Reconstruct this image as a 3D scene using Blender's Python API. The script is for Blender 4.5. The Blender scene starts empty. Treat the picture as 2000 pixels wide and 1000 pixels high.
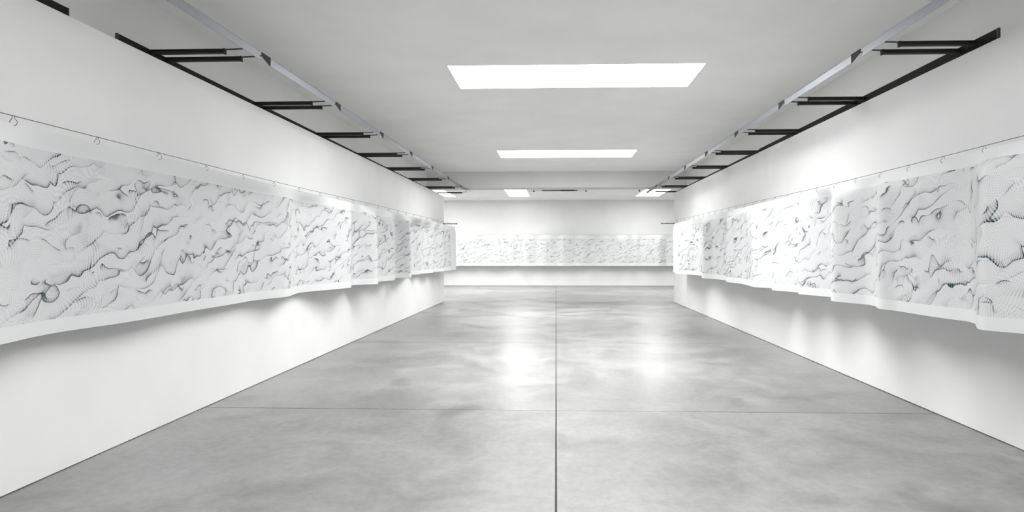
import bpy, math, random
from mathutils import Vector

# ------------------------------------------------------------------ camera, world, exposure
EYE = 1.5
YAW = math.atan(1100 / 35000)
sc = bpy.context.scene
C = sc.collection
cd = bpy.data.cameras.new('camera')
cd.sensor_width = 36.0
cd.lens = 1100 / 2000 * 36
cd.shift_x = -51.4 / 2000
cd.shift_y = -8.0 / 2000
cd.clip_start = 0.05
cam = bpy.data.objects.new('camera', cd)
C.objects.link(cam)
cam.location = (0, 0, EYE)
cam.rotation_euler = (math.pi / 2, 0, YAW)
sc.camera = cam
w = bpy.data.worlds.new('world')
sc.world = w
w.use_nodes = True
w.node_tree.nodes['Background'].inputs[0].default_value = (0.9, 0.95, 1.0, 1)
w.node_tree.nodes['Background'].inputs[1].default_value = 0.4
sc.view_settings.view_transform = 'Standard'
sc.view_settings.look = 'None'
sc.view_settings.gamma = 1.0
sc.view_settings.use_curve_mapping = False
sc.view_settings.exposure = 0.42
sc.cycles.max_bounces = 16
sc.cycles.diffuse_bounces = 12
SKY = 11.5          # radiance of the skylight diffusers
SKY_FAR = 11.0
BEAM_W = 120.0     # daylight that falls straight down through each hall skylight, watts
BEAM_FAR_W = 55.0
SPREAD = math.radians(135)

# ------------------------------------------------------------------ room dimensions (metres)
WL, WR = -3.385, 3.52          # faces of the clad walls
UL, UR = -3.83, 3.83           # upper wall faces above the cladding
YB = -7.0                      # rear end of the hall
YE = 16.93                     # end of the clad walls
CZ = EYE + 2.37                # hall ceiling
BEAM0, BEAM1, BEAMZ = 16.6, 17.25, EYE + 1.9
YF = 24.45                     # far wall
FZ = EYE + 2.2455              # far room ceiling
FX = 8.0                       # half width of the far room


# ------------------------------------------------------------------ materials
def mat(name):
    m = bpy.data.materials.new(name)
    m.use_nodes = True
    nt = m.node_tree
    return m, nt, nt.nodes['Principled BSDF']


def node(nt, kind, **kw):
    n = nt.nodes.new(kind)
    for k, v in kw.items():
        setattr(n, k, v)
    return n


def put(nt, sock, val):
    if isinstance(val, (int, float)):
        sock.default_value = val
    elif isinstance(val, tuple):
        sock.default_value = val
    else:
        nt.links.new(val, sock)


def M(nt, op, a, b=0.0, c=0.0, clamp=False):
    n = node(nt, 'ShaderNodeMath', operation=op, use_clamp=clamp)
    put(nt, n.inputs[0], a)
    put(nt, n.inputs[1], b)
    put(nt, n.inputs[2], c)
    return n.outputs[0]


def smooth(nt, v, lo, hi, a=0.0, b=1.0):
    n = node(nt, 'ShaderNodeMapRange', interpolation_type='SMOOTHSTEP')
    put(nt, n.inputs['Value'], v)
    put(nt, n.inputs['From Min'], lo)
    put(nt, n.inputs['From Max'], hi)
    put(nt, n.inputs['To Min'], a)
    put(nt, n.inputs['To Max'], b)
    return n.outputs['Result']


def noise(nt, vec, scale, detail=2.0, rough=0.5, dims='3D'):
    n = node(nt, 'ShaderNodeTexNoise', noise_dimensions=dims)
    put(nt, n.inputs['Vector'], vec)
    n.inputs['Scale'].default_value = scale
    n.inputs['Detail'].default_value = detail
    n.inputs['Roughness'].default_value = rough
    return n


def mixc(nt, f, a, b):
    n = node(nt, 'ShaderNodeMix', data_type='RGBA')
    put(nt, n.inputs['Factor'], f)
    put(nt, n.inputs['A'], a)
    put(nt, n.inputs['B'], b)
    return n.outputs['Result']


def paint(name, col, rough=0.6, var=0.03, bump=0.02):
    m, nt, p = mat(name)
    tc = node(nt, 'ShaderNodeNewGeometry').outputs['Position']
    n1 = noise(nt, tc, 0.9, 3)
    dark = tuple(c * (1 - var * 2) for c in col[:3]) + (1,)
    nt.links.new(mixc(nt, smooth(nt, n1.outputs['Fac'], 0.3, 0.7), dark, col), p.inputs['Base Color'])
    p.inputs['Roughness'].default_value = rough
    n2 = noise(nt, tc, 60, 3)
    b = node(nt, 'ShaderNodeBump')
    b.inputs['Strength'].default_value = bump
    b.inputs['Distance'].default_value = 0.01
    nt.links.new(n2.outputs['Fac'], b.inputs['Height'])
    nt.links.new(b.outputs[0], p.inputs['Normal'])
    return m


def flat(name, col, rough=0.5, metal=0.0, spec=0.5):
    m, nt, p = mat(name)
    tc = node(nt, 'ShaderNodeTexCoord').outputs['Object']
    n1 = noise(nt, tc, 9, 3)
    dark = tuple(c * 0.88 for c in col[:3]) + (1,)
    nt.links.new(mixc(nt, n1.outputs['Fac'], dark, col), p.inputs['Base Color'])
    p.inputs['Roughness'].default_value = rough
    p.inputs['Metallic'].default_value = metal
    p.inputs['Specular IOR Level'].default_value = spec
    return m


def glow(name, col, strength):
    m, nt, p = mat(name)
    p.inputs['Base Color'].default_value = col
    p.inputs['Emission Color'].default_value = col
    p.inputs['Emission Strength'].default_value = strength
    return m


def concrete():
    m, nt, p = mat('polished_concrete')
    pos = node(nt, 'ShaderNodeNewGeometry').outputs['Position']
    oi = node(nt, 'ShaderNodeObjectInfo')
    sep = node(nt, 'ShaderNodeSeparateColor')
    nt.links.new(oi.outputs['Color'], sep.inputs[0])
    tone, gloss = sep.outputs[0], sep.outputs[1]
    # large cloudy blotches, drawn out by the trowel
    warp = noise(nt, pos, 0.8, 3)
    wv = node(nt, 'ShaderNodeVectorMath', operation='MULTIPLY_ADD')
    nt.links.new(warp.outputs['Color'], wv.inputs[0])
    wv.inputs[1].default_value = (1.1, 1.1, 0)
    nt.links.new(pos, wv.inputs[2])
    big = noise(nt, wv.outputs[0], 0.55, 6, 0.62).outputs['Fac']
    mid = noise(nt, wv.outputs[0], 2.0, 7, 0.6).outputs['Fac']
    fine = noise(nt, pos, 14, 6, 0.7).outputs['Fac']
    v = M(nt, 'MULTIPLY', smooth(nt, big, 0.38, 0.62), 0.42)
    v = M(nt, 'MULTIPLY_ADD', smooth(nt, mid, 0.33, 0.67), 0.32, v)
    v = M(nt, 'MULTIPLY_ADD', smooth(nt, fine, 0.32, 0.68), 0.27, v)
    col = mixc(nt, v, (0.15, 0.148, 0.145, 1), (0.315, 0.315, 0.312, 1))
    # pale scratches and thin trowel streaks
    sv = node(nt, 'ShaderNodeMapping')
    sv.inputs['Scale'].default_value = (1.0, 0.45, 1)
    sv.inputs['Rotation'].default_value = (0, 0, 0.9)
    nt.links.new(wv.outputs[0], sv.inputs['Vector'])
    st = noise(nt, sv.outputs[0], 5.5, 5, 0.6).outputs['Fac']
    line = M(nt, 'ABSOLUTE', M(nt, 'SUBTRACT', st, 0.5))
    streak = M(nt, 'MULTIPLY', smooth(nt, line, 0.0, 0.007, 1, 0), smooth(nt, mid, 0.5, 0.62))
    col = mixc(nt, M(nt, 'MULTIPLY', streak, 0.10), col, (0.42, 0.42, 0.41, 1))
    # hand sized dark patches on some slabs
    pv = noise(nt, wv.outputs[0], 1.15, 5, 0.5).outputs['Fac']
    patch = smooth(nt, M(nt, 'ADD', pv, M(nt, 'MULTIPLY', sep.outputs[2], 0.2)), 0.55, 0.73)
    col = mixc(nt, M(nt, 'MULTIPLY', patch, 0.6), col, (0.11, 0.108, 0.105, 1))
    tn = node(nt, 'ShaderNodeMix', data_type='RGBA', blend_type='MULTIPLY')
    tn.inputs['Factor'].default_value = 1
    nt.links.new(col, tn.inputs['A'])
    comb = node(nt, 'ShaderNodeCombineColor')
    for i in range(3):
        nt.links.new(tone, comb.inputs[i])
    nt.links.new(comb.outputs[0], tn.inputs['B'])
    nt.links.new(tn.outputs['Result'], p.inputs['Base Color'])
    r = M(nt, 'MULTIPLY_ADD', smooth(nt, mid, 0.36, 0.64), 0.07, 0.0)
    r = M(nt, 'MULTIPLY_ADD', fine, 0.05, r)
    nt.links.new(M(nt, 'ADD', r, gloss, clamp=True), p.inputs['Roughness'])
    p.inputs['Specular IOR Level'].default_value = 0.55
    b = node(nt, 'ShaderNodeBump')
    b.inputs['Strength'].default_value = 0.025
    b.inputs['Distance'].default_value = 0.01
    bh = M(nt, 'MULTIPLY_ADD', fine, 0.25, mid)
    nt.links.new(bh, b.inputs['Height'])
    nt.links.new(b.outputs[0], p.inputs['Normal'])
    return m


def print_paper(name, seed, v0, v1, u0, u1, ink=1.0, lean=-1.0):
    """white paper with a printed field of fine dotted lines that bunch into dark wave crests"""
    m, nt, p = mat(name)
    uv = node(nt, 'ShaderNodeUVMap', uv_map='UVMap').outputs[0]
    sx = node(nt, 'ShaderNodeSeparateXYZ')
    nt.links.new(uv, sx.inputs[0])
    u, v = sx.outputs[0], sx.outputs[1]
    mp = node(nt, 'ShaderNodeMapping')
    mp.inputs['Location'].default_value = (seed, seed * 0.7, 0)
    mp.inputs['Scale'].default_value = (0.74, 0.70, 1)
    nt.links.new(uv, mp.inputs['Vector'])
    q = mp.outputs[0]
    wn = noise(nt, q, 2.4, 2, 0.5)
    wv = node(nt, 'ShaderNodeVectorMath', operation='MULTIPLY_ADD')
    nt.links.new(wn.outputs['Color'], wv.inputs[0])
    wv.inputs[1].default_value = (0.22, 0.22, 0)
    nt.links.new(q, wv.inputs[2])
    n1 = noise(nt, wv.outputs[0], 2.9, 1.6, 0.45).outputs['Fac']
    n2 = noise(nt, wv.outputs[0], 4.6, 1.4, 0.5).outputs['Fac']
    n3 = noise(nt, wv.outputs[0], 7.0, 1.0, 0.5).outputs['Fac']
    mk = noise(nt, q, 3.6, 1.5, 0.5).outputs['Fac']
    mk2 = noise(nt, q, 7.5, 1.0, 0.5).outputs['Fac']
    mk3 = noise(nt, wv.outputs[0], 5.2, 1.0, 0.5).outputs['Fac']
    bil1 = M(nt, 'ABSOLUTE', M(nt, 'SUBTRACT', n2, 0.5))
    bil2 = M(nt, 'ABSOLUTE', M(nt, 'SUBTRACT', n3, 0.48))

    # three families of wave crests: sharp on one side, fading out on the other
    def crest(au, av, amp, bil, cusp, soft, hard):
        t = M(nt, 'MULTIPLY_ADD', v, av, M(nt, 'MULTIPLY', u, au))
        t = M(nt, 'MULTIPLY_ADD', n1, amp, t)
        t = M(nt, 'MULTIPLY_ADD', bil, cusp, t)
        fr = M(nt, 'FRACT', t)
        g = M(nt, 'SUBTRACT', 1.0, fr)
        edge = smooth(nt, fr, 0.0, 0.015)
        return M(nt, 'MULTIPLY', M(nt, 'POWER', g, soft), edge), M(nt, 'MULTIPLY', M(nt, 'POWER', g, hard), edge)
    s1, h1 = crest(2.2 * lean, 5.4, 2.6, bil1, 2.6, 5.5, 26.0)
    s2, h2 = crest(-0.6 * lean, -4.6, -2.2, bil2, 2.2, 6.0, 28.0)
    s3, h3 = crest(4.2 * lean, 3.4, 2.0, bil1, -2.2, 6.0, 30.0)
    m1 = smooth(nt, mk, 0.40, 0.56)
    m2 = smooth(nt, mk2, 0.46, 0.62)
    m3 = smooth(nt, mk3, 0.52, 0.66)
    brk = smooth(nt, mk2, 0.36, 0.58)
    # fine hatch of dots that follow the waves
    hp = M(nt, 'MULTIPLY_ADD', n1, 0.42, u)
    hatch = M(nt, 'MULTIPLY_ADD', M(nt, 'SINE', M(nt, 'MULTIPLY', hp, 2 * math.pi / 0.0125)), 0.5, 0.5)
    hq = M(nt, 'MULTIPLY_ADD', n2, 0.34, v)
    rows = M(nt, 'MULTIPLY_ADD', M(nt, 'SINE', M(nt, 'MULTIPLY', hq, 2 * math.pi / 0.0135)), 0.5, 0.5)
    soft = M(nt, 'MULTIPLY', s1, M(nt, 'MULTIPLY_ADD', m1, 0.85, 0.15))
    soft = M(nt, 'MULTIPLY_ADD', s2, m2, soft)
    soft = M(nt, 'MULTIPLY_ADD', s3, m3, soft)
    hard = M(nt, 'MULTIPLY', h1, M(nt, 'MULTIPLY', m1, M(nt, 'MULTIPLY_ADD', brk, 0.8, 0.2)))
    hard = M(nt, 'MULTIPLY_ADD', h2, m2, hard)
    hard = M(nt, 'MULTIPLY_ADD', h3, M(nt, 'MULTIPLY', m3, brk), hard)
    k = M(nt, 'MULTIPLY', M(nt, 'MULTIPLY_ADD', hatch, 0.8, 0.2), 0.5)
    d = M(nt, 'MULTIPLY', soft, k)
    d = M(nt, 'MULTIPLY_ADD', M(nt, 'MULTIPLY', hard, M(nt, 'MULTIPLY_ADD', hatch, 0.55, 0.45)), 2.3, d)
    d = M(nt, 'MULTIPLY_ADD', M(nt, 'MULTIPLY', hatch, rows), 0.20, d)
    d = M(nt, 'ADD', d, 0.06, clamp=True)
    # printed area only
    win = M(nt, 'MULTIPLY', M(nt, 'GREATER_THAN', v, v0), M(nt, 'LESS_THAN', v, v1))
    win = M(nt, 'MULTIPLY', win, M(nt, 'MULTIPLY', M(nt, 'GREATER_THAN', u, u0), M(nt, 'LESS_THAN', u, u1)))
    d = M(nt, 'MULTIPLY', M(nt, 'MULTIPLY', d, win), ink, clamp=True)
    nt.links.new(mixc(nt, d, (0.675, 0.68, 0.685, 1), (0.012, 0.035, 0.04, 1)), p.inputs['Base Color'])
    p.inputs['Roughness'].default_value = 0.55
    p.inputs['Specular IOR Level'].default_value = 0.3
    return m


W_WALL = paint('white_wall_paint', (0.80, 0.80, 0.795, 1), 0.55)
W_UP = paint('upper_wall_paint', (0.80, 0.80, 0.79, 1), 0.6)
W_CEIL = paint('ceiling_paint', (0.95, 0.95, 0.945, 1), 0.7)
W_BEAM = paint('beam_paint', (0.72, 0.72, 0.71, 1), 0.7)
CONC = concrete()
JOINT = flat('joint_filler', (0.06, 0.06, 0.06, 1), 0.9)
DARK = flat('dark_steel', (0.045, 0.043, 0.04, 1), 0.5, 0.2)
RAILM = flat('black_steel', (0.016, 0.015, 0.013, 1), 0.7, 0.0, 0.15)
STEEL = flat('galvanised_steel', (0.33, 0.34, 0.36, 1), 0.5, 0.8)
LIP = flat('steel_lip', (0.30, 0.30, 0.31, 1), 0.45, 0.8)
NOSE = flat('grey_steel_plate', (0.045, 0.045, 0.047, 1), 0.7, 0.0, 0.2)
CABLE = flat('steel_cable', (0.16, 0.16, 0.16, 1), 0.4, 0.7)
HOOKM = flat('hook_wire', (0.12, 0.12, 0.12, 1), 0.4, 0.6)
SKYM = glow('skylight_diffuser', (1.0, 1.0, 1.0, 1), SKY)
SKYF = glow('far_skylight_diffuser', (1.0, 1.0, 1.0, 1), SKY_FAR)
FRAME = flat('white_frame', (0.8, 0.8, 0.8, 1), 0.5)


# ------------------------------------------------------------------ builders
def mesh(name, vs, fs, m, parent=None, smooth_=False):
    me = bpy.data.meshes.new(name)
    me.from_pydata([tuple(v) for v in vs], [], fs)
    me.update()
    if m:
        me.materials.append(m)
    if smooth_:
        for p in me.polygons:
            p.use_smooth = True
    o = bpy.data.objects.new(name, me)
    C.objects.link(o)
    if parent:
        o.parent = parent
    return o


def boxes(lst):
    vs, fs = [], []
    for (x0, x1, y0, y1, z0, z1) in lst:
        b = len(vs)
        vs += [(x0, y0, z0), (x1, y0, z0), (x1, y1, z0), (x0, y1, z0),
               (x0, y0, z1), (x1, y0, z1), (x1, y1, z1), (x0, y1, z1)]
        fs += [[b + i for i in q] for q in ((3, 2, 1, 0), (4, 5, 6, 7), (0, 1, 5, 4), (1, 2, 6, 5), (2, 3, 7, 6), (3, 0, 4, 7))]
    return vs, fs


def box(name, b, m, parent=None, bevel=0.0):
    vs, fs = boxes([b])
    o = mesh(name, vs, fs, m, parent)
    if bevel:
        md = o.modifiers.new('bevel', 'BEVEL')
        md.width = bevel
        md.segments = 2
    return o


def prism(name, poly, axis_pts, m, parent=None):
    """poly: list of (a, z) profile points; axis_pts: list of functions turning (a, z) to xyz at each station"""
    vs, fs = [], []
    n = len(poly)
    for fn in axis_pts:
        vs += [fn(a, z) for a, z in poly]
    for s in range(len(axis_pts) - 1):
        for i in range(n):
            j = (i + 1) % n
            fs.append([s * n + i, s * n + j, (s + 1) * n + j, (s + 1) * n + i])
    fs.append(list(range(n))[::-1])
    fs.append([(len(axis_pts) - 1) * n + i for i in range(n)])
    return mesh(name, vs, fs, m, parent)


def tube(name, pts, r, m, parent=None, seg=6, closed=False):
    vs, fs = [], []
    n = len(pts)
    P = [Vector(p) for p in pts]
    for i, p in enumerate(P):
        a = P[(i - 1) % n] if (i > 0 or closed) else p
        b = P[(i + 1) % n] if (i < n - 1 or closed) else p
        d = (b - a).normalized()
        up = Vector((0, 0, 1)) if abs(d.z) < 0.9 else Vector((0, 1, 0))
        s = d.cross(up).normalized()
        t = d.cross(s)
        for k in range(seg):
            an = 2 * math.pi * k / seg
            vs.append(p + s * (r * math.cos(an)) + t * (r * math.sin(an)))
    for i in range(n if closed else n - 1):
        for k in range(seg):
            k2 = (k + 1) % seg
            i2 = (i + 1) % n
            fs.append([i * seg + k, i * seg + k2, i2 * seg + k2, i2 * seg + k])
    if not closed:
        fs.append([k for k in range(seg)])
        fs.append([(n - 1) * seg + k for k in range(seg)][::-1])
    return mesh(name, vs, fs, m, parent, True)


ORD = 'first second third fourth fifth sixth seventh eighth ninth tenth eleventh twelfth thirteenth fourteenth fifteenth sixteenth seventeenth eighteenth nineteenth twentieth'.split()
ORD += ['twenty-' + o for o in ORD[:9]] + ['thirtieth'] + ['thirty-' + o for o in ORD[:9]]


def empty(name, loc=(0, 0, 0)):
    o = bpy.data.objects.new(name, None)
    o.empty_display_size = 0.1
    C.objects.link(o)
    o.location = loc
    return o


def tag(o, label, cat, group=None):
    o['label'] = label
    o['category'] = cat
    if group:
        o['group'] = group
    return o


def struct(o, label=None):
    o['kind'] = 'structure'
    if label:
        o['label'] = label
    return o


def holed(x0, x1, y0, y1, z0, z1, holes):
    xs = sorted({x0, x1, *[h[0] for h in holes], *[h[1] for h in holes]})
    ys = sorted({y0, y1, *[h[2] for h in holes], *[h[3] for h in holes]})
    out = []
    for i in range(len(xs) - 1):
        for j in range(len(ys) - 1):
            cx, cy = (xs[i] + xs[i + 1]) / 2, (ys[j] + ys[j + 1]) / 2
            if not any(h[0] < cx < h[1] and h[2] < cy < h[3] for h in holes):
                out.append((xs[i], xs[i + 1], ys[j], ys[j + 1], z0, z1))
    return boxes(out)


# ------------------------------------------------------------------ floor of cast slabs
floor = struct(box('floor', (-FX, FX, YB, YF, -0.2, -0.012), JOINT), 'polished grey concrete floor with straight joints')
rows = [YB] + [5.33 + 3.94 * k for k in range(-2, 5)] + [YF]
rng = random.Random(4)
G = 0.005
TONE = {  # (row, column): tone, roughness, patches
}
for j in range(len(rows) - 1):
    cols = [-3.94, 0.0, 3.94] if rows[j + 1] < 17.3 else [-FX, -3.94, 0.0, 3.94, FX]
    for i in range(len(cols) - 1):
        b = (cols[i] + G, cols[i + 1] - G, rows[j] + G, rows[j + 1] - G, -0.1, 0.0)
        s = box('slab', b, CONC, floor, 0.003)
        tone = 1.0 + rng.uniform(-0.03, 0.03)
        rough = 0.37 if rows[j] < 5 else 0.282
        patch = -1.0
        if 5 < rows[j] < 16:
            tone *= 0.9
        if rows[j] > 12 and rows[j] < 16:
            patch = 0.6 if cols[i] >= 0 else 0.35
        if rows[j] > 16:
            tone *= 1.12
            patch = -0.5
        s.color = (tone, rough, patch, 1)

# ------------------------------------------------------------------ walls, beam, ceiling
def clad(name, xf, xb, zn, zf, yn, yf, label):
    def top(y):
        return EYE + zn + (zf - zn) * (y - yn) / (yf - yn)
    v = [(xf, YB, 0.007), (xf, YE, 0.007), (xf, YE, top(YE)), (xf, YB, top(YB)),
         (xb, YB, 0.007), (xb, YE, 0.007), (xb, YE, top(YE)), (xb, YB, top(YB))]
    f = [[0, 1, 2, 3], [5, 4, 7, 6], [1, 5, 6, 2], [4, 0, 3, 7], [3, 2, 6, 7], [0, 4, 5, 1]]
    if xf > 0:
        f = [q[::-1] for q in f]
    return struct(mesh(name, v, f, W_WALL), label), top


wl, topL = clad('wall_left', WL, UL, 1.638, 1.686, 3.5, 16.9, 'white clad wall behind the scroll with widely spaced hooks')
wr, topR = clad('wall_right', WR, UR, 1.700, 1.762, 4.4, 17.0, 'white clad wall behind the scroll with closely spaced hooks')
struct(box('wall_upper_left', (UL - 0.3, UL, YB, BEAM1, 0, CZ), W_UP), 'grey white upper wall above the cladding')
struct(box('wall_upper_right', (UR, UR + 0.3, YB, BEAM1, 0, CZ), W_UP), 'grey white upper wall above the cladding')
struct(box('wall_far', (-FX, FX, YF, YF + 0.3, 0, FZ + 0.3), W_WALL), 'white end wall of the room beyond the beam')
struct(box('wall_back', (UL - 0.3, UR + 0.3, YB - 0.3, YB, 0, CZ), W_WALL))
struct(box('wall_far_left', (-FX - 0.3, -FX, BEAM1 - 0.3, YF + 0.3, 0, FZ + 0.3), W_WALL))
struct(box('wall_far_right', (FX, FX + 0.3, BEAM1 - 0.3, YF + 0.3, 0, FZ + 0.3), W_WALL))
struct(box('wall_front_left', (-FX, UL - 0.3, BEAM1 - 0.3, BEAM1, 0, FZ + 0.3), W_WALL))
struct(box('wall_front_right', (UR + 0.3, FX, BEAM1 - 0.3, BEAM1, 0, FZ + 0.3), W_WALL))
struct(box('trim_1', (UL, UR, BEAM0, BEAM1, BEAMZ, CZ), W_BEAM), 'grey painted ceiling beam across the hall')
struct(box('gap_shade_far', (-FX, FX, YF - 0.02, YF, 0.0, 0.05), flat('gap_shade_grey', (0.45, 0.45, 0.45, 1), 0.6)), 'low grey strip imitating the shadowed gap along the end wall')  # grey strip standing in for the shadowed gap at the wall foot

SKX = (-1.40, 1.90)
near_sky = [(SKX[0], SKX[1], y, y + 1.02) for y in (1.12, 7.13, 13.15)]
far_sky = [(-5.0, -4.07, 19.6, 22.9), (-1.89, -1.06, 19.6, 22.87), (3.2, 4.14, 19.6, 22.9)]
v, f = holed(UL, UR, YB, BEAM0, CZ, CZ + 0.15, near_sky)
struct(mesh('ceiling', v, f, W_CEIL), 'white painted hall ceiling')
v, f = holed(-FX, FX, BEAM1, YF, FZ, FZ + 0.15, far_sky)
struct(mesh('ceiling_far', v, f, W_CEIL), 'white painted ceiling beyond the beam')
struct(box('roof_slab', (-FX - 0.3, FX + 0.3, YB - 0.3, YF + 0.3, CZ + 0.16, CZ + 0.3), W_UP))


def skylight(h, z, m, watts, label, group=None):
    x0, x1, y0, y1 = h
    r = empty('skylight', ((x0 + x1) / 2, (y0 + y1) / 2, z))
    a, b = (x1 - x0) / 2, (y1 - y0) / 2
    box('diffuser', (-a + .015, a - .015, -b + .015, b - .015, 0.012, 0.03), m, r)
    vs, fs = boxes([(-a, a, -b, -b + .015, 0, .03), (-a, a, b - .015, b, 0, .03),
                    (-a, -a + .015, -b + .015, b - .015, 0, .03), (a - .015, a, -b + .015, b - .015, 0, .03)])
    mesh('frame', vs, fs, FRAME, r)
    ld = bpy.data.lights.new('daylight', 'AREA')
    ld.shape = 'RECTANGLE'
    ld.size, ld.size_y = 2 * a - 0.04, 2 * b - 0.04
    ld.energy = watts
    ld.spread = SPREAD
    lo = bpy.data.objects.new('daylight', ld)
    C.objects.link(lo)
    lo.parent = r
    lo.location = (0, 0, 0.010)
    tag(r, label, 'skylight', group)


skylight(near_sky[2], CZ, SKYM, BEAM_W, 'long glowing white skylight in the ceiling next to the grey beam')
skylight(near_sky[1], CZ, SKYM, BEAM_W, 'long glowing white skylight, middle one of its row across the hall ceiling')
skylight(near_sky[0], CZ, SKYM, BEAM_W * 0.5, 'long glowing skylight added overhead out of view, furthest of its row from the grey beam')  # unseen extra skylight, added at the row's spacing to light the near hall
skylight(far_sky[0], FZ, SKYF, BEAM_FAR_W, 'bright skylight beyond the beam, seen past the widely hooked scroll wall')
skylight(far_sky[1], FZ, SKYF, BEAM_FAR_W, 'bright skylight beyond the beam near the dark hanging bar')
skylight(far_sky[2], FZ, SKYF, BEAM_FAR_W, 'bright skylight beyond the beam, seen past the closely hooked scroll wall')


# ------------------------------------------------------------------ printed scrolls
def catmull(pts, step=0.03):
    out = []
    for i in range(len(pts) - 1):
        p0, p1, p2, p3 = pts[max(i - 1, 0)], pts[i], pts[i + 1], pts[min(i + 2, len(pts) - 1)]
        n = max(2, int(math.dist(p1, p2) / step))
        for k in range(n):
            t = k / n
            out.append(tuple(p1[c] * (1 - t) + p2[c] * t for c in (0, 1)))
    out.append(pts[-1])
    return out


def soften(pts, passes):
    for _ in range(passes):
        pts = [pts[0]] + [tuple(0.25 * pts[i - 1][c] + 0.5 * pts[i][c] + 0.25 * pts[i + 1][c] for c in (0, 1))
                          for i in range(1, len(pts) - 1)] + [pts[-1]]
    return pts


def scroll(name, path, zs, m, flare, axis=0, mean=0.0, wire=None, vref=0.0):
    """path: list of (x, y); zs: heights from bottom to top; the sheet swings a little more at its foot"""
    vs, fs, uvs = [], [], []
    u = 0.0
    us = []
    for i, p in enumerate(path):
        if i:
            u += math.dist(p, path[i - 1])
        us.append(u)
    ztop, zbot = zs[-1], zs[0]
    for i, p in enumerate(path):
        for z in zs:
            k = (ztop - z) / (ztop - zbot)
            q = list(p)
            amp = 0.95 + flare * k
            q[axis] = mean + (p[axis] - mean) * amp + 0.012 * math.sin(us[i] * 5.1 + 2 * k) * k
            if wire is not None:
                b = min(1.0, k / 0.13)
                b = 0.5 * b + 0.5 * b * b * (3 - 2 * b)
                wx = wire if axis else wire[0] + (wire[1] - wire[0]) * (p[1] + 3.0) / (YE + 2.97)
                q[axis] = wx + (q[axis] - wx) * (0.04 + 0.96 * b)
            vs.append((q[0], q[1], z))
            uvs.append((us[i], z - vref))
    n = len(zs)
    for i in range(len(path) - 1):
        for j in range(n - 1):
            fs.append([i * n + j, (i + 1) * n + j, (i + 1) * n + j + 1, i * n + j + 1])
    o = mesh(name, vs, fs, m, None, True)
    me = o.data
    uvl = me.uv_layers.new(name='UVMap')
    for lp in me.loops:
        uvl.data[lp.index].uv = uvs[lp.vertex_index]
    return o, us[-1]


PATH_L = [(-3.18, -3.0), (-3.05, -1.8), (-3.2, -0.6), (-3.1, 0.6), (-3.22, 1.6), (-3.12, 2.5), (-3.15, 3.08), (-3.21, 3.35),
          (-3.23, 3.6), (-3.205, 3.9), (-3.205, 4.4), (-3.22, 4.9), (-3.25, 5.6), (-3.255, 5.95), (-3.15, 6.5), (-3.27, 7.0),
          (-3.27, 7.25), (-3.024, 8.21), (-3.2, 8.75), (-3.2, 8.9), (-2.92, 9.08), (-2.98, 9.3), (-3.17, 9.75), (-3.15, 9.93),
          (-3.0, 10.38), (-3.22, 11.0), (-3.22, 11.2), (-2.97, 11.42), (-3.05, 11.7), (-3.3, 12.6), (-3.3, 12.8), (-3.17, 13.14),
          (-3.26, 13.55), (-3.1, 14.22), (-3.21, 14.7), (-3.03, 15.16), (-3.1, 15.45), (-2.98, 15.85), (-3.02, 16.0)]
LEAD_L = [(-3.04, 16.15), (-2.98, 16.6), (-3.02, 16.95), (-3.1, 17.0)]
PATH_R = [(3.1, -3.0), (3.2, -1.8), (2.98, -0.8), (3.15, 0.3), (2.95, 1.1), (3.1, 1.9), (2.93, 2.5), (3.12, 3.2), (3.03, 3.70), (2.86, 3.88),
          (2.93, 4.02), (3.06, 4.22), (3.11, 4.36), (3.07, 4.55), (3.055, 4.78), (3.03, 5.14), (2.96, 5.27), (3.1, 5.58), (3.11, 5.72),
          (2.95, 6.1), (3.0, 6.25), (3.19, 6.55), (3.17, 6.7), (3.03, 7.13), (3.14, 7.37), (2.96, 7.82), (3.15, 8.25),
          (2.95, 8.5), (3.06, 9.3), (3.05, 9.55), (2.96, 9.93), (3.12, 10.4), (3.12, 10.65), (3.06, 11.08), (2.92, 11.31),
          (3.15, 12.2), (3.18, 12.5), (3.18, 13.0), (3.02, 13.34), (2.9, 13.59)]
LEAD_R = [(2.93, 13.75), (3.02, 14.3), (3.08, 15.0), (3.2, 15.1)]
ZL = [0.975, 1.02, 1.07, 1.2, 1.4, 1.6, 1.8, 1.95, 2.07, 2.137, 2.17, 2.20, 2.226, 2.255]
pl = soften(catmull(PATH_L), 5)
ul = sum(math.dist(pl[i], pl[i - 1]) for i in range(1, len(pl)))
PL = print_paper('wave_print_a', 0.0, 1.068, 2.137, 0, ul)
fulll = soften(catmull(PATH_L + LEAD_L), 5)
o, _ = scroll('printed_scroll', fulll, ZL, PL, 0.14, 0, -3.14, (-3.25, -3.05))
tag(o, 'long white paper scroll of black wavy dotted lines on the wire with widely spaced hooks', 'scroll')
pr = soften(catmull(PATH_R), 5)
ur = sum(math.dist(pr[i], pr[i - 1]) for i in range(1, len(pr)))
PR = print_paper('wave_print_b', 17.3, 1.068, 2.137, 0, ur, 1.0, 1.0)
o, _ = scroll('printed_scroll', soften(catmull(PATH_R + LEAD_R), 5), ZL[:-1] + [2.238], PR, 0.14, 0, 3.08, (3.06, 3.13))
tag(o, 'deeply folded white scroll of wavy dotted lines on the wire with closely spaced hooks', 'scroll')
rng = random.Random(11)
pf, x, sgn = [], -6.4, 1
while x < 6.6:
    pf.append((x, 24.12 + sgn * rng.uniform(0.04, 0.11)))
    x += rng.choice((0.22, 0.35, 0.55, 0.8))
    sgn = -sgn
pf = soften(catmull(pf), 8)
PF = print_paper('wave_print_c', 31.3, 1.02, 2.065, 0, 99, 0.8)
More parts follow.
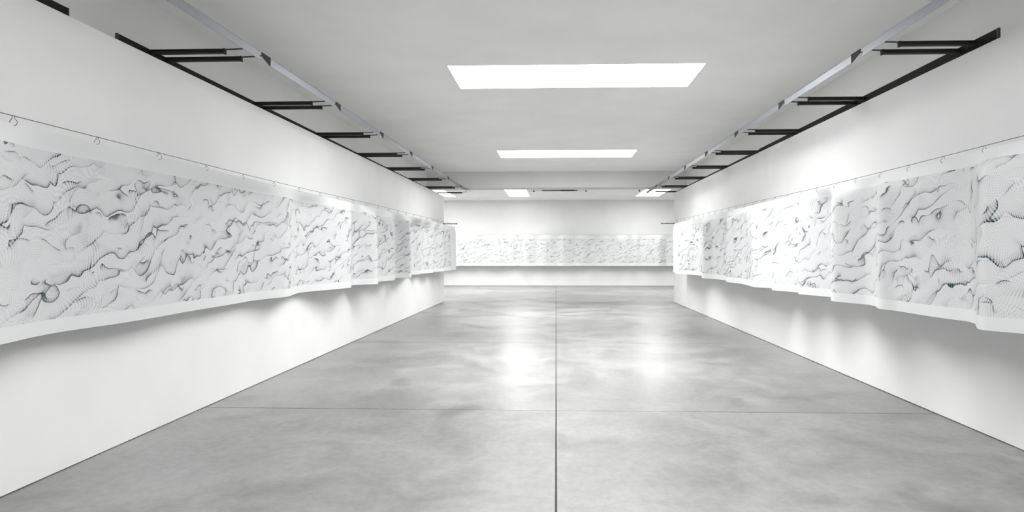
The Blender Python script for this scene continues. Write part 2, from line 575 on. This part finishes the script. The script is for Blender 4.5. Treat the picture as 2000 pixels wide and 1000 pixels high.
o, _ = scroll('printed_scroll', pf, [0.905, 0.96, 1.02, 1.3, 1.6, 1.9, 2.065, 2.15, 2.225], PF, 0.15, 1, 24.12, 24.12)
tag(o, 'pale pleated paper scroll with grey wave print hung across the end wall', 'scroll')


# ------------------------------------------------------------------ wires, end rods, hooks
WXL, WXR = (-3.25, -3.05), (3.06, 3.13)     # lateral run of the two side wires
BASE_L, BASE_R = 0.806, 0.776               # their height above the eye


def wire_z(y, base):
    return EYE + base - 0.018 * math.exp(-((y - 5.8) / 2.5) ** 2) + (0.832 - base) * max(0, y - 7) / 9.9


def wire(x0, x1, base, label):
    pts = [(x0 + (x1 - x0) * t / 40, -3.0 + (YE - 0.03 + 3.0) * t / 40, 0) for t in range(41)]
    pts = [(a, b, wire_z(b, base)) for a, b, _ in pts]
    o = tube('hanging_wire', pts, 0.0026, CABLE)
    tag(o, label, 'wire')
    return lambda y: x0 + (x1 - x0) * (y + 3.0) / (YE - 0.03 + 3.0)


wxl = wire(*WXL, BASE_L, 'taut steel hanging wire carrying widely spaced loop hooks')
wxr = wire(*WXR, BASE_R, 'taut steel hanging wire carrying closely spaced loop hooks')
o = tube('hanging_wire', [(-FX, 24.12, 2.2285), (FX, 24.12, 2.2285)], 0.003, CABLE)
tag(o, 'thin wire above the pleated scroll on the end wall', 'wire')


def rod(x0, x1, label):
    z = wire_z(YE, BASE_L) + 0.017
    r = empty('wire_rod', (x0, YE - 0.03, z))
    d = x1 - x0
    tube('bar', [(0, 0, 0), (d, 0, 0)], 0.012, NOSE, r, 10)
    tube('wall_flange', [(0, 0, 0), (0.012 if d > 0 else -0.012, 0, 0)], 0.03, NOSE, r, 14)
    tube('end_nut', [(d * 0.94, 0, 0), (d * 1.0 + (0.01 if d > 0 else -0.01), 0, 0)], 0.018, NOSE, r, 6)
    tag(r, label, 'rod')


rod(WL, -2.985, 'short steel rod anchoring the widely hooked wire at the wall end')
rod(WR, 3.14, 'short steel rod anchoring the closely hooked wire at the wall end')

# one loop hook: a teardrop of thin wire straddling the paper
hook_pts = []
for k in range(15):
    t = -0.86 * math.pi + k / 14 * 1.72 * math.pi
    hook_pts.append((0.0185 * math.sin(t), 0, -0.036 - 0.019 * math.cos(t) + 0.0))
hook_pts = [(0.004, 0, 0.003)] + [(-0.004, 0, 0.003)] + hook_pts + [(0.004, 0, 0.003)]
proto = tube('loop_hook', hook_pts[1:], 0.0016, HOOKM, None, 5)
hook_me = proto.data
bpy.data.objects.remove(proto)


def hooks(y0, step, y1, wx, base, sgn, label, group):
    y = y0
    made = []
    rg = random.Random(int(step * 1000))
    while y < y1:
        o = bpy.data.objects.new('loop_hook', hook_me)
        C.objects.link(o)
        o.location = (wx(y), y, wire_z(y, base))
        o.rotation_euler = (rg.uniform(-0.1, 0.1), rg.uniform(-0.12, 0.12), rg.uniform(-0.35, 0.35) + (0 if sgn > 0 else math.pi))
        s = rg.uniform(0.92, 1.06)
        o.scale = (s, s, s)
        made.append(o)
        y += step * rg.uniform(0.985, 1.015)
    for n, o in enumerate(reversed(made)):
        tag(o, f'{label}, {ORD[n]} counted from the end rod', 'hook', group)


hooks(3.21 - 2 * 0.597, 0.597, 16.4, wxl, BASE_L, 1, 'small wire loop hook on the widely hooked wire', 'loop hooks on the sparse wire')
hooks(4.15 - 3 * 0.437, 0.437, 15.0, wxr, BASE_R, -1, 'small wire loop hook on the closely hooked wire', 'loop hooks on the crowded wire')


# ------------------------------------------------------------------ steel strips on bracket arms
PITCH = 1.742


def strip_side(sg, xn, xf, zb, y_end, first, za, rail_x, top, gname):
    """sg: -1 left, +1 right; xn, xf lateral distance of the strip near and far"""
    def sx(y):
        return sg * (xn + (xf - xn) * (y - 5.0) / 12.5)
    hgt = 0.083
    panels = []
    arms = []
    # panels with a rounded top lip and a tapered dark nose plate at the joint
    k = -3
    while True:
        ya = first + PITCH * k + 0.20
        yb = first + PITCH * (k + 1)
        if ya > y_end - 0.3:
            break
        last = yb > y_end - 0.4
        if last:
            yb = y_end
        r = empty('steel_panel', (sx((ya + yb) / 2), (ya + yb) / 2, zb))
        ox, oy, oz = r.location
        t = 0.004
        face = [(0, 0), (0, hgt - 0.014), (0.004, hgt - 0.005), (0.014, hgt), (0.04, hgt), (0.04, hgt - t), (0.016, hgt - t), (0.008, hgt - 0.008), (t, hgt - 0.016), (t, 0)]
        st = [(lambda a, z, y=y: (sx(y) + sg * a - ox, y - oy, zb + z - oz)) for y in (ya, yb)]
        prism('face_sheet', face, st, STEEL, r)
        lip = [(0.0, hgt - 0.013), (-0.003, hgt - 0.004), (0.010, hgt + 0.004), (0.04, hgt + 0.004), (0.04, hgt), (0.014, hgt), (0.004, hgt - 0.005), (0.0, hgt - 0.012)]
        prism('top_lip', lip, st, LIP, r)
        # nose plate reaching towards the previous panel, its underside cut on a slant
        yn, t2 = ya - 0.155, 0.006
        prof = [(ya, 0.0), (yn, hgt * 0.55), (yn, hgt), (ya, hgt)]
        vs = [(sx(y) + sg * 0.002 - ox, y - oy, z) for y, z in prof] + [(sx(y) + sg * (0.002 + t2) - ox, y - oy, z) for y, z in prof]
        fs = [[0, 1, 2, 3], [7, 6, 5, 4]] + [[i, (i + 1) % 4, 4 + (i + 1) % 4, 4 + i] for i in range(4)]
        mesh('nose_plate', vs, fs, NOSE, r)
        # link rod back to the previous panel
        tube('joint_link', [(sx(yn) + sg * 0.006 - ox, yn - oy + 0.02, hgt * 0.7), (sx(yn - 0.06) + sg * 0.006 - ox, yn - 0.05 - oy, hgt * 0.35)], 0.006, NOSE, r)
        panels.append(r)
        k += 1
        if last:
            break
    for n, r in enumerate(reversed(panels)):
        if n == 0:
            tag(r, f'end panel of the grey strip above the {gname}, under the ceiling beam', 'metal panel', 'steel strip panels below the ceiling')
        else:
            tag(r, f'grey steel strip panel above the {gname}, {ORD[n - 1]} before the panel under the beam', 'metal panel', 'steel strip panels below the ceiling')
    # arms
    k = -2
    ys = []
    while True:
        for d in (-0.266, -0.07):
            y = first + PITCH * k + d
            if y < YE - 0.05 or (y < 17.2 and d < -0.1):
                ys.append(min(y, YE - 0.08))
        k += 1
        if first + PITCH * k > 17.6:
            break
    for n, y in enumerate(ys):
        x_in = sg * (rail_x - 0.003)
        long = (n % 2 == 0)
        x_out = sx(y) + sg * (0.17 if long else 0.135)
        r = empty('bracket_arm', (x_in, y, za))
        L = x_out - x_in
        a = 0.021
        # open channel section: web and two flanges
        vs, fs = boxes([(min(0, L), max(0, L), -0.004, 0.004, -a, a),
                        (min(0, L), max(0, L), -0.022, -0.004, a - 0.006, a),
                        (min(0, L), max(0, L), -0.022, -0.004, -a, -a + 0.006)])
        mesh('channel', vs, fs, DARK, r)
        e = L
        box('end_cap', (min(e, e - sg * 0.012), max(e, e - sg * 0.012), -0.024, 0.006, -a - 0.004, a + 0.002), NOSE, r)
        zr = a - 0.004
        tube('rod', [(L, -0.006, zr), (sx(y) + sg * 0.002 - x_in, -0.006, zr + 0.006)], 0.0065, DARK, r)
        arms.append(r)
    for n, r in enumerate(reversed(arms)):
        tag(r, f'dark steel bracket arm above the {gname}, {ORD[n]} counted from the wall end rod', 'bracket', 'bracket arms under the steel strips')
    return sx


def rail(sg, x, y0, y1, z1, top, label):
    r = empty('wall_rail', (sg * x, (y0 + y1) / 2, z1))
    d = (y1 - y0) / 2
    zb = max(top(y0), top(y1)) - z1 + 0.002
    xs = sorted((0, sg * 0.018))
    vs, fs = boxes([(xs[0], xs[1], -d, d, zb, 0)])
    mesh('web', vs, fs, RAILM, r)
    for e in (-1, 1):
        q = sorted((-sg * 0.002, sg * 0.020))
        vs, fs = boxes([(q[0], q[1], e * d - 0.005, e * d + 0.005, zb, 0.002)])
        mesh('end_plate', vs, fs, DARK, r)
    n = int((y1 - y0) / 1.742)
    for i in range(n):
        yy = -d + (i + 0.5) * 2 * d / n
        q = sorted((-sg * 0.004, sg * 0.0))
        vs, fs = boxes([(q[0], q[1], yy - 0.003, yy + 0.003, zb + 0.01, -0.01)])
        mesh('seam', vs, fs, NOSE, r)
    tag(r, label, 'rail')


RX = 3.60
sxl = strip_side(-1, 2.77, 2.66, EYE + 1.80, 17.75, 5.18, EYE + 1.778, RX, topL, 'widely hooked scroll')
sxr = strip_side(1, 2.79, 2.79, EYE + 1.785, 17.55, 5.22, EYE + 1.79, RX, topR, 'closely hooked scroll')
rail(-1, RX, -1.0, 4.05, EYE + 1.80, topL, 'black steel rail on the wall top, ending before a gap')
rail(-1, RX, 4.52, 9.85, EYE + 1.797, topL, 'long black steel rail between the gap and the stepped joint')
rail(-1, RX, 9.92, 16.85, EYE + 1.797, topL, 'black steel rail running to the wall end, beside widely hooked scroll')
rail(1, RX, 4.71, 10.1, EYE + 1.825, topR, 'thick black steel rail starting with a square end on the wall top')
rail(1, RX, 10.17, 16.85, EYE + 1.815, topR, 'black steel rail running to the wall end, beside closely hooked scroll')


# ------------------------------------------------------------------ ceiling bar beyond the beam
r = empty('hanging_bar', (0.15, 20.2, FZ))
tube('bar', [(-0.66, 0, -0.045), (0.62, 0, -0.045)], 0.018, DARK, r, 10)
tube('sleeve', [(0.02, 0, -0.04), (0.5, 0, -0.04)], 0.028, DARK, r, 10)
tube('cable', [(-1.15, 0, -0.07), (-0.66, 0, -0.045)], 0.005, CABLE, r, 6)
tube('cable', [(0.62, 0, -0.045), (0.95, 0, -0.07)], 0.005, CABLE, r, 6)
for x in (-0.5, 0.5):
    tube('hanger', [(x, 0, 0), (x, 0, -0.045)], 0.006, DARK, r, 6)
tag(r, 'dark bar hung from the ceiling beyond the beam', 'bar')
for x, lab in ((-0.82, 'small dark ceiling clamp between the bright skylight and the hanging bar'),
               (1.05, 'small dark ceiling clamp beside the bare end of the hanging bar'),
               (2.95, 'small dark ceiling clamp beside the skylight of the closely hooked wall')):
    r = empty('ceiling_clamp', (x, 20.2, FZ))
    tube('stem', [(0, 0, 0), (0.03, 0, -0.06)], 0.012, DARK, r, 8)
    tube('jaw', [(0.0, 0, -0.055), (0.05, 0, -0.085)], 0.022, DARK, r, 8)
    tag(r, lab, 'clamp')
